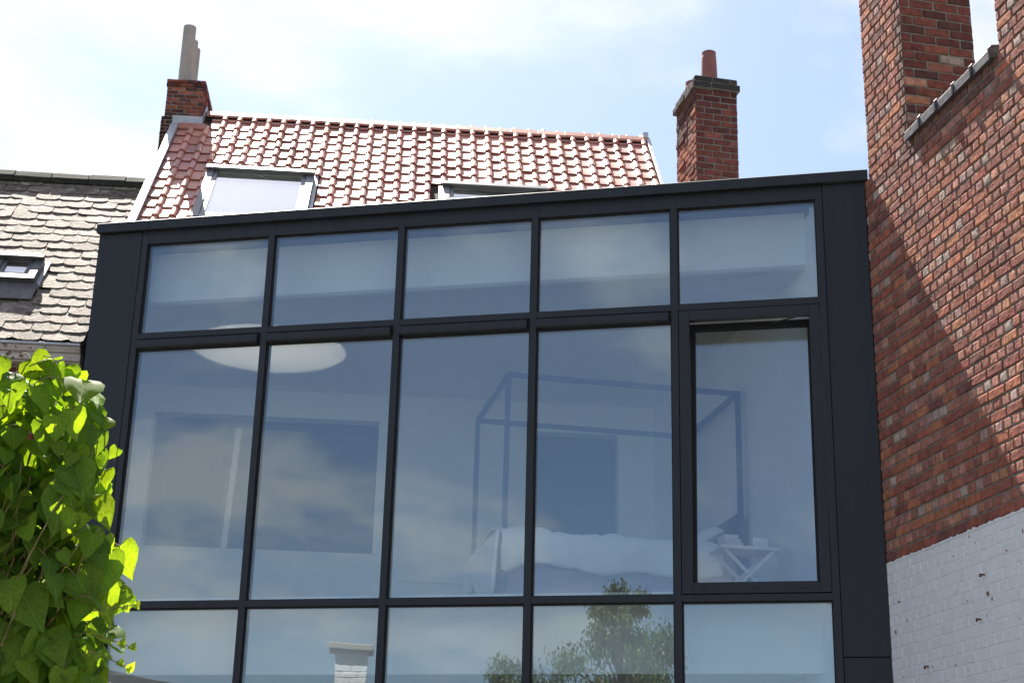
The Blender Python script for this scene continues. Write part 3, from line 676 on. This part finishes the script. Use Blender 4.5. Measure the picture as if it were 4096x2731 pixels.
# left chimney with three flue pipes
yf = -.43*cph; cx0, cx1, cd = -.085, .39, .87; CHL = .053
ch = part('chimney', MB().box(cx0+.006, cx1-.006, yf+.006, yf+cd-.006, 9.55, 11.07), MT['mortar'], house)
part('chimney_shoulder', MB().box(-.115, cx0+.14, yf+.010, yf+cd-.012, 9.3, 10.52), MT['mortar'], ch)
oc = lambda x, z, h: pick(PAL_O, .78 if z > 10.98 else 1.0, .2)
lay(course_list(cx0, cx1, 10.55, 10.97, CHL, .165, .011, 'stretcher'), ch, 0, (0, yf, 0), CHL-.011, .05, oc, Mtop=HOUSEF)
lay(course_list(0, cd, 10.40, 10.97, CHL, .165, .011, 'stretcher'), ch, math.pi/2, (cx1, yf, 0), CHL-.011, .05, oc, Mtop=HOUSEF)
lay(course_list(cx0-.012, cx1+.012, 10.972, 11.085, CHL, .175, .009, 'stretcher'), ch, 0, (0, yf-.016, 0), CHL-.009, .06, oc, Mtop=HOUSEF)
lay(course_list(-.014, cd, 10.972, 11.085, CHL, .175, .009, 'stretcher'), ch, math.pi/2, (cx1+.016, yf, 0), CHL-.009, .06, oc, Mtop=HOUSEF)
lay(course_list(-.122, cx0+.13, 9.86, 10.55, CHL, .135, .010, 'stretcher'), ch, 0, (0, yf+.001, 0), CHL-.010, .05, lambda x, z, h: pick(PAL_O, .55, .2), Mtop=HOUSEF)
part('flashing', MB().box(.03, cx1+.02, yf-.018, yf-.004, 10.445, 10.555), MT['zinc'], ch)
sd = [(yf-.016, 10.44), (yf-.016, 10.56), (yf+.12, 10.69), (-.10, 10.78), (0, 10.86), (.02, 10.86), (0, 10.70)]
part('flashing', MB().loft([(cx1+.008, y, z) for y, z in sd], [(cx1+.02, y, z) for y, z in sd]), MT['zinc'], ch)
o = strip(.10, .46, .425, .60, .015, .04, MT['tile'], 'apron_sheet', ch); o.color = (.42,.165,.115,1)
for px, py in ((.095,.19),(.078,.56),(.083,.85-.08)):
    part('flue_pipe', MB().lathe([(.083, 11.06), (.083, 11.955), (.074, 11.955), (.074, 11.5)], 24, (px, yf+py, 0)), MT['fibre'], ch, smooth=False)

# ------------------------------------------------------------------ slate roofed neighbour on the left
SLF = frame((-4.494, 16.911), RDEG); SRZ = 9.312; SP = R_(48.0); cs, ss = math.cos(SP), math.sin(SP)
slh = thing('slate_house', 'neighbouring house at left with weathered slate roof and peeling white eaves', 'building', SLF)
SM = Matrix(((1,0,0,0),(0,cs,-ss,0),(0,ss,cs,SRZ),(0,0,0,1)))
def sp_(a, b, h=0.0): return SM @ Vector((a, -b, h))
SA0, SEAVE, SEX, SWD = -4.2, 3.93, .186, .278
m = MB(); pts = [(SA0, 0), (.045, 0), (.045, SEAVE), (SA0, SEAVE)]
m.loft([sp_(a, b, -.012) for a, b in pts], [sp_(a, b, -.1) for a, b in pts])
mr_ = lambda v: Vector((v.x, -v.y + .05, v.z)); m.loft([mr_(sp_(a, b, -.012)) for a, b in pts], [mr_(sp_(a, b, -.1)) for a, b in pts])
srf = part('roof', m, MT['deck'], slh)
wy = -SEAVE*cs
part('wall', MB().add([(SA0,wy+.16,0),(.03,wy+.16,0),(.03,2.6,0),(SA0,2.6,0),(SA0,wy+.16,6.38),(.03,wy+.16,6.38),(.03,2.6,6.38),(SA0,2.6,6.38),(SA0,0,9.15),(.03,0,9.15)],
     [(0,1,5,4),(2,3,7,6),(1,2,6,9,5),(3,0,4,8,7),(4,5,9,8),(7,8,9,6),(0,3,2,1)]), MT['mortar'], slh)
def slate_mesh(seed):
    q = random.Random(seed); w, l = .272, .37; c = .052; J = lambda s: q.uniform(-s, s)
    o = [(c+J(.012), J(.004)), (w/2+J(.03), J(.005)), (w-c+J(.012), J(.004)), (w+J(.002), c*.62+J(.008)), (w, l), (0, l), (J(.002), c*.62+J(.008))]
    h = lambda y: .0145*(1 - y/.3)
    top = [(x, y, h(y)+.001+J(.0012)) for x, y in o]; bot = [(x, y, h(y)-.005) for x, y in o]
    m = MB(); m.loft(bot, top); return m
smb = [slate_mesh(s) for s in range(7)]; sme = []
for q in smb: me = q.mesh('slate'); me.materials.append(MT['slate']); sme.append(me)
SKS = (-1.20, -.665, 2.30, 3.08)
for k in range(21):
    b = .22 + SEX*k
    for i in range(-9, 1):
        a = -.09 + SWD*i + (SWD/2 if k % 2 else 0)
        if a < -2.35 or a > .04: continue
        if SKS[0]-.04 < a+.13 < SKS[1]+.04 and SKS[2]-.02 < b-.09 < SKS[3]+.03: continue
        i7 = rnd.randrange(7); T = SM @ Matrix.Translation((a + rnd.uniform(-.006,.006), -b + rnd.uniform(-.006,.006), rnd.uniform(0,.003))) @ Matrix.Rotation(rnd.gauss(0,.014), 4, 'X') @ Matrix.Rotation(rnd.gauss(0,.014), 4, 'Y') @ Matrix.Rotation(rnd.gauss(0,.008), 4, 'Z')
        if a + .27 > .05: T = T @ Matrix.Diagonal(((.05-a)/.272, 1, 1, 1))
        k_ = rnd.uniform(.75, 1.3); o = link('slate', sme[i7], None, srf, T); o.color = (.14*k_, .115*k_, .094*k_, 1)
m = MB()
for k in range(21):
    b = .22 + SEX*k; m.add([T_ @ Vector(v) for T_ in [SM @ Matrix.Translation((SA0, -b, 0)) @ Matrix.Diagonal(((-2.33-SA0-.01 + (.14 if k % 2 else 0))/.272, 1, 1, 1))] for v in smb[0].v], smb[0].f)
tag(part('slate_field', m, mat('slate_outside_view', (.12,.11,.10), .5), srf), kind='stuff')
x = SA0
while x < .0:
    l2 = min(.44, .04-x); t = rnd.uniform(-.006,.006); s0 = [(-.115, SRZ-.085+t), (-.125, SRZ-.02+t), (-.03, SRZ+.085+t), (.03, SRZ+.085+t), (.14, SRZ-.05), (.1, SRZ-.08)]
    part('ridge_cap', MB().loft([(x, y, z) for y, z in s0], [(x+l2-.006, y, z+rnd.uniform(-.008,.008)) for y, z in s0]), MT['moss'], slh, bevel=.01); x += .44
roof_window(slh, sp_, SKS[0]+.02, SKS[1]-.02, SKS[2]+.02, SKS[3]-.26, .115, cover=mat('dark_grey_aluminium', (.07,.07,.075), .45, metal=.3))
part('window_apron', MB().loft([sp_(SKS[0]-.02, SKS[3]-.27, .03), sp_(SKS[1]+.02, SKS[3]-.27, .03), sp_(SKS[1]+.02, SKS[3]-.27, .055), sp_(SKS[0]-.02, SKS[3]-.27, .055)],
     [sp_(SKS[0]-.02, SKS[3]+.05, .02), sp_(SKS[1]+.02, SKS[3]+.05, .02), sp_(SKS[1]+.02, SKS[3]+.05, .036), sp_(SKS[0]-.02, SKS[3]+.05, .036)]), MT['lead'], slh, bevel=.004)
ez_ = SRZ - SEAVE*ss
part('eaves_lath', MB().box(SA0, .03, wy-.03, wy+.10, ez_-.045, ez_-.016), MT['zinc'], slh, bevel=.006)
part('cornice_moulding', MB().loft([(SA0,wy-.02,ez_-.05),(SA0,wy+.015,ez_-.105),(SA0,wy+.15,ez_-.105),(SA0,wy+.15,ez_-.05)], [(.03,wy-.02,ez_-.05),(.03,wy+.015,ez_-.105),(.03,wy+.15,ez_-.105),(.03,wy+.15,ez_-.05)]), MT['oldpaint'], slh, bevel=.006)
part('fascia_board', MB().box(SA0, .032, wy+.03, wy+.15, ez_-.185, ez_-.109), MT['oldpaint'], slh, bevel=.004)
part('fascia_board', MB().box(SA0, .031, wy+.05, wy+.15, ez_-.205, ez_-.189), MT['oldpaint'], slh, bevel=.004)
lay(course_list(-1.6, .03, ez_-1.13, ez_-.205, .075, .21, .013), slh, 0, (0, wy+.152, 0), .062, .05, lambda x, z, h: pick(PAL_S, .8), Mtop=SLF)

# ------------------------------------------------------------------ chimney of the next house, right of the tiled roof
CF = frame((2.062, 15.749), math.degrees(TW)); cw, cdp = .515, .735
rc = thing('brick_chimney', 'sooty brick chimney with two clay pots right of the tiled roof', 'chimney', CF)
part('mortar_core', MB().box(.008, cw-.008, .008, cdp-.008, 0, 10.30), MT['mortar'], rc)
def soot(x, z, h):
    c = pick(PAL_C, 1.0, .2); k = 1.0 if z < 10.02 else .55; return tuple(q*k for q in c)
def soot_s(x, z, h):
    k = .33 + .0*x if (z > 9.75 and x < .55) or z > 10.0 else 1.0
    c = pick(PAL_S + PAL_H[:3], 1.0, .3); return tuple(q*k + (.01 if k < 1 else 0) for q in c)
zc0 = 10.205 - CH*21
lay(course_list(0, cw, zc0, 10.205, CH, .215, .0145, 'stretcher'), rc, 0, (0,0,0), CH-.0145, .06, soot, Mtop=CF)
lay(course_list(0, cdp, zc0, 10.205, CH, .215, .0145, 'stretcher'), rc, -math.pi/2, (0, cdp, 0), CH-.0145, .06, soot_s, Mtop=CF, jit=.007)
for z0, e_ in ((10.208, .030), (10.290, .004)):
    dk = lambda x, z, h: pick([(.05,.042,.038),(.065,.045,.04),(.04,.036,.034)])
    part('cap_course', MB().box(-e_+.008, cw+e_-.008, -e_+.008, cdp+e_-.008, z0-.002, z0+CH), MT['mortar'], rc)
    lay(course_list(-e_, cw+e_, z0, z0+CH-.001, CH-.002, .215, .010, 'stretcher'), rc, 0, (0,-e_,0), CH-.010, .06, dk, Mtop=CF)
    lay(course_list(-e_, cdp+e_, z0, z0+CH-.001, CH-.002, .215, .010, 'stretcher'), rc, -math.pi/2, (-e_,cdp,0), CH-.010, .06, dk, Mtop=CF, jit=.006)
for px, py, z1, r0 in ((.245,.20,10.80,.100),(.175,.60,10.60,.105)):
    part('chimney_pot', MB().lathe([(r0, 10.36), (r0*.88, z1-.07), (r0*.80, z1-.03), (r0*.84, z1-.025), (r0*.84, z1), (r0*.72, z1), (r0*.72, z1-.2)], 24, (px, py, 0)), MT['clay'], rc, smooth=False)

# ------------------------------------------------------------------ ivy and its garden wall, left foreground
GF = frame((-4.6, 4.66), 0)
gw = thing('garden_wall', 'red brick garden wall behind the ivy', 'wall', GF)
part('mortar_core', MB().box(.01, 3.02, .01, .32, 0, 2.72), MT['mortar'], gw)
lay(course_list(0, 3.03, 1.9, 2.72, CH, .2115, JT), gw, 0, (0,0,0), CH-JT, .05, wall_col, Mtop=GF)
lay(course_list(0, .33, 1.9, 2.72, CH, .2115, JT), gw, math.pi/2, (3.03,0,0), CH-JT, .05, wall_col, Mtop=GF)
ivy = thing('ivy', 'sunlit green ivy with large heart shaped leaves at left', 'plant', frame((-1.6, 4.5), 0))
def leaf_mesh(seed):
    q = random.Random(seed); w = q.uniform(.40,.52); fold = q.uniform(.05,.22); curl = q.uniform(-.25,.35)
    out = [(0,.0),(.16,.09),(.36,.10),(w*.98,-.06),(w*.98,-.28),(w*.72,-.52),(w*.36,-.76),(0,-1.0)]
    ctr = [(0,0),(0,.01),(0,-.06),(0,-.16),(0,-.30),(0,-.52),(0,-.76),(0,-1.0)]
    zz = lambda x, y: fold*abs(x) - curl*(y*y)*.35 + .035*math.sin(8*x+5*y+seed)
    v = []; f = []
    for s in (1, -1):
        k = len(v); J = [q.uniform(-.025,.025) for _ in out]
        v += [(0, y, zz(0, y)) for _, y in ctr]
        v += [(s*x*.55+s*J[i]*.5, (y+ctr[i][1])/2, zz(x*.55, (y+ctr[i][1])/2)+.02) for i, (x, y) in enumerate(out)]
        v += [(s*(x+J[i]), y+J[i], zz(x, y)-.03) for i, (x, y) in enumerate(out)]
        n = len(out)
        for r in range(2):
            for i in range(n-1):
                a_, b_, c_, d_ = k+r*n+i, k+r*n+i+1, k+(r+1)*n+i+1, k+(r+1)*n+i
                f.append((a_, b_, c_, d_) if s > 0 else (d_, c_, b_, a_))
    v2 = []
    for p in v: v2.append((p[0], p[1]+.0, p[2]))
    m = MB(); m.add(v2, f); me = m.mesh('leaf', recalc=False, smooth=True)
    b = bmesh.new(); b.from_mesh(me); bmesh.ops.remove_doubles(b, verts=b.verts, dist=1e-4); bmesh.ops.dissolve_degenerate(b, edges=b.edges, dist=1e-5); b.to_mesh(me); b.free()
    me.materials.append(MT['leaf']); return me
def veins(m):
    t = m.node_tree; n = t.nodes; b = n['Principled BSDF']; tcn = n.new('ShaderNodeTexCoord'); sp = n.new('ShaderNodeSeparateXYZ'); t.links.new(tcn.outputs['Object'], sp.inputs[0])
    def mth(op, a, b_=None):
        k = n.new('ShaderNodeMath'); k.operation = op
        for i, v in enumerate((a, b_)):
            if v is None: continue
            if isinstance(v, (int, float)): k.inputs[i].default_value = v
            else: t.links.new(v, k.inputs[i])
        return k.outputs[0]
    ax = mth('ABSOLUTE', sp.outputs[0]); mid = mth('LESS_THAN', ax, .013)
    fan = mth('GREATER_THAN', mth('SINE', mth('MULTIPLY', mth('SUBTRACT', sp.outputs[1], mth('MULTIPLY', ax, .9)), 34.0)), .965)
    v = mth('MULTIPLY', mth('MAXIMUM', mid, mth('MULTIPLY', fan, .6)), .45)
    lk = [l for l in t.links if l.to_socket == b.inputs['Base Color']][0]; src = lk.from_socket; outs = [l.to_socket for l in t.links if l.from_socket == src]
    mx = n.new('ShaderNodeMix'); mx.data_type = 'RGBA'; mx.inputs[7].default_value = (.24,.30,.09,1); t.links.new(v, mx.inputs[0]); t.links.new(src, mx.inputs[6])
    for o_ in outs: t.links.new(mx.outputs[2], o_)
veins(MT['leaf']); MT['leaf'].node_tree.nodes['Principled BSDF'].inputs['Specular IOR Level'].default_value = .14
leaves = [leaf_mesh(s) for s in range(8)]
IV = ivy.matrix_basis.inverted()
edge = [(3.12,-1.40),(3.04,-1.30),(2.98,-1.245),(2.83,-1.215),(2.70,-1.24),(2.60,-1.275),(2.53,-1.20),(2.48,-1.165),(2.32,-1.185),(2.20,-1.19),(2.05,-1.19),(1.7,-1.2)]
def xmax(z):
    for (za, xa), (zb, xb) in zip(edge, edge[1:]):
        if zb <= z <= za: t = (za-z)/(za-zb); return xa+(xb-xa)*t
    return -1.2
ztop = lambda x: 3.10 - .35*max(0, -1.40-x)**1.2 if x < -1.38 else 3.10 - .9*max(0, x+1.38)
stems = MB(); nl = 0
def put_leaf(p, size, nrm, tip, col, stem_from=None):
    hv = ((Vector((0,0,CZ)) - p).normalized() - L).normalized()
    if abs(nrm.normalized().dot(hv)) > .80: nrm = nrm.normalized() - hv*nrm.normalized().dot(hv)*.55      # turned off the mirror angle
    z = nrm.normalized(); y = -(tip - z*tip.dot(z)).normalized(); x = y.cross(z)
    T = Matrix(((x.x,y.x,z.x,p.x),(x.y,y.y,z.y,p.y),(x.z,y.z,z.z,p.z),(0,0,0,1))) @ Matrix.Diagonal((size,size,size,1))
    o = link('leaf', rnd.choice(leaves), None, ivy, IV @ T); o.color = (*col, 1)
    if stem_from is not None:
        q = stem_from; mid = (p+q)*.5 + Vector((0,0,.012)); stems.tube([IV @ q, IV @ mid, IV @ p], .0022, 5, .0016)
def ivy_col():
    k = rnd.uniform(.75, 1.25); return rnd.choice([(.085*k,.165*k,.022*k),(.10*k,.185*k,.022*k),(.065*k,.138*k,.021*k),(.12*k,.205*k,.024*k)])
tries = 0
while nl < 272 and tries < 5000:
    tries += 1
    z = rnd.uniform(1.95, 3.10); xm = xmax(z); dep_ = abs(rnd.gauss(0, .10)); x = xm - .035 - rnd.random()**1.1*.42
    y = 4.28 + (3.0-z)*.30 + rnd.random()**1.4*.45 + .25*max(0, (x-xm+.12))
    if z > ztop(x)-.06: continue
    p = Vector((x, y, z))
    if not in_view(p, .03): 
        if rnd.random() < .8: continue
    nrm = Vector((rnd.gauss(.35,.45), rnd.gauss(-.75,.45), rnd.gauss(.35,.45))); tip = Vector((rnd.gauss(.15,.4), rnd.gauss(-.1,.35), -1))
    s = rnd.choice((.05,.07,.08,.09,.105,.118)) * rnd.uniform(.9,1.1) * (1.12 if z < 2.75 else .92)
    put_leaf(p, s, nrm, tip, ivy_col(), p + Vector((rnd.uniform(-.09,.0), rnd.uniform(.02,.10), rnd.uniform(-.03,.05)))); nl += 1
for k, (z0, dz) in enumerate(((2.285,.018),(2.215,-.022),(2.165,-.03))):      # thin runners reaching over the glass
    pts_ = [Vector((-1.23 + .03*i, 4.55 + .006*i, z0 + dz*(i/4)**1.3*1.4)) for i in range(5)]; stems.tube([IV @ p for p in pts_], .0026, 5, .0012)
    for i in range(1, 5):
        for s in (1, -1):
            if rnd.random() < .25: continue
            put_leaf(pts_[i] + Vector((0,0,.006*s)), rnd.uniform(.014,.034), Vector((rnd.gauss(0,.5), -1, rnd.gauss(.4,.5))), Vector((rnd.gauss(.4,.3), 0, -1*s + .3)), (.15,.24,.04))
for k in range(26):
    p = Vector((rnd.uniform(-1.75,-1.4), rnd.uniform(4.5,4.66), rnd.uniform(1.9,2.6))); pts_ = [p]
    for i in range(6): p = p + Vector((rnd.uniform(-.01,.045), rnd.uniform(-.05,.02), rnd.uniform(.03,.09))); pts_.append(p)
    stems.tube([IV @ p for p in pts_], .005, 6, .002)
tag(part('stem', stems, MT['stem'], ivy), kind='stuff')
mass = MB()                                             # the dense inner foliage and what grows on outside the picture
for k in range(1000):
    z = rnd.uniform(1.2, 3.04); x = rnd.uniform(-2.3, xmax(z)-.07); y = rnd.uniform(4.42, 4.62) + (3.0-z)*.22 + (.25*rnd.random() if x < -1.7 else 0)
    if z > ztop(x)-.06: continue
    n_ = Vector((rnd.gauss(.2,.5), rnd.gauss(-.7,.5), rnd.gauss(.3,.5))).normalized(); y_ = -(Vector((rnd.gauss(0,.3),0,-1)) - n_*Vector((0,0,-1)).dot(n_)).normalized(); x_ = y_.cross(n_).normalized(); s = rnd.uniform(.08,.13)
    me = rnd.choice(leaves); mass.add([IV @ (Vector((x,y,z)) + (x_*v.co.x + y_*v.co.y + n_*v.co.z)*s) for v in me.vertices], [tuple(f.vertices) for f in me.polygons], ivy_col())
lm = translucent_mat('ivy_leaf_mass', (.1,.2,.03), (2.7,2.25,.36), .46, .58, .25, 14, src='attr')
lm.node_tree.nodes['Principled BSDF'].inputs['Specular IOR Level'].default_value = .12
tag(part('inner_foliage', mass, lm, ivy, recalc=False), kind='stuff')

# ------------------------------------------------------------------ behind the camera, mirrored in the glass
def tree(name, label, x, y, h_, crad, z0, seed, n, group):
    q = random.Random(seed); t = thing(name, label, 'tree', frame((x, y), 0), group)
    tr = MB(); tr.tube([(0,0,0), (.05,.02,h_*.3), (-.04,.05,h_*.6), (0,0,h_*.93)], .16, 10, .02)
    clumps = []
    for i in range(80):
        zz = q.uniform(z0, h_*.97); k = (zz-z0)/(h_-z0); r = crad*(1-k)**.75*q.uniform(.25,1); a_ = q.uniform(0, 6.28)
        c = Vector((r*math.cos(a_), r*math.sin(a_), zz)); clumps.append((c, q.uniform(.6,1.1)*(.13 + .5*(1-k))))
        tr.tube([(0,0,max(.5, zz-.9)), (c.x*.5, c.y*.5, zz-.3), tuple(c)], .035, 6, .008)
    for i in range(3): clumps.append((Vector((q.uniform(-.25,.25), q.uniform(-.2,.2), h_-.1-.14*i)), .16))
    part('trunk', tr, MT['bark'], t)
    cr_ = MB()
    for i in range(n):
        c, r = q.choice(clumps); d = Vector((q.gauss(0,1), q.gauss(0,1), q.gauss(-.3,1)))*r*.55
        p = c + d; l = q.uniform(.06,.13); w = l*.17; dn = Vector((q.gauss(0,.45), q.gauss(0,.45), -1)).normalized(); sd_ = dn.cross(Vector((q.gauss(0,1), q.gauss(0,1), .1))).normalized()
        cr_.add([p, p+dn*l*.5+sd_*w, p+dn*l, p+dn*l*.5-sd_*w], [(0,1,2,3)])
    part('crown', cr_, MT['treeleaf'], t, recalc=False)
    return t
tree('garden_tree', 'leafy tree mirrored in the lower right glass', -5.75, -4.75, 6.85, 3.0, 2.6, 5, 30000, 'garden trees mirrored in the glass')
tree('garden_tree', 'low bushy tree mirrored left of the taller tree', -7.6, -4.1, 5.6, 1.6, 2.4, 9, 9000, 'garden trees mirrored in the glass')
OBF = frame((-10.0, 1.2), 0)
ob = thing('garden_house', 'low brick garden house mirrored at the foot of the glass', 'building', OBF)
part('wall', MB().add([(0,0,0),(3.6,0,0),(3.6,7.5,0),(0,7.5,0),(0,0,2.7),(3.6,0,2.7),(3.6,7.5,2.7),(0,7.5,2.7),(1.9,0,3.7),(1.9,7.5,3.7)], [(0,1,5,8,4),(1,2,6,5),(2,3,7,9,6),(3,0,4,7),(0,3,2,1)]), MT['brickmass'], ob)
ob.children[0].data.color_attributes.new('Col', 'FLOAT_COLOR', 'CORNER').data.foreach_set('color', [.24,.10,.07,1]*len(ob.children[0].data.loops))
for s in (0, 1):
    e_ = [(3.85,-.2,2.6),(3.85,7.7,2.6),(1.9,7.7,3.78),(1.9,-.2,3.78)] if s == 0 else [(1.9,-.2,3.78),(1.9,7.7,3.78),(-.25,7.7,2.55),(-.25,-.2,2.55)]
    part('roof', MB().loft(e_, [(a_, b_, c_+.07) for a_, b_, c_ in e_]), MT['felt'], ob)
WCF = frame((-7.30, 2.78), -31)
wc = thing('white_chimney', 'whitewashed brick chimney mirrored in the bottom row of panes', 'chimney', WCF)
part('mortar_core', MB().box(.01, .49, -.44, -.01, 2.6, 4.62), MT['paint'], wc)
WC_ = lambda x, z, h: (.66,.66,.64)
lay(course_list(0, .50, 3.72, 4.60, .098, .26, .012, 'stretcher'), wc, math.pi, (.5, -.0, 0), .086, .05, WC_, 'paintbrick', 200, None, 'paint')
lay(course_list(0, .45, 3.72, 4.60, .098, .26, .012, 'stretcher'), wc, math.pi/2, (.50, -.45, 0), .086, .05, WC_, 'paintbrick', 200, None, 'paint')
part('cap_slab', MB().box(-.09, .59, -.54, .09, 4.605, 4.70), MT['fibre'], wc, bevel=.015)
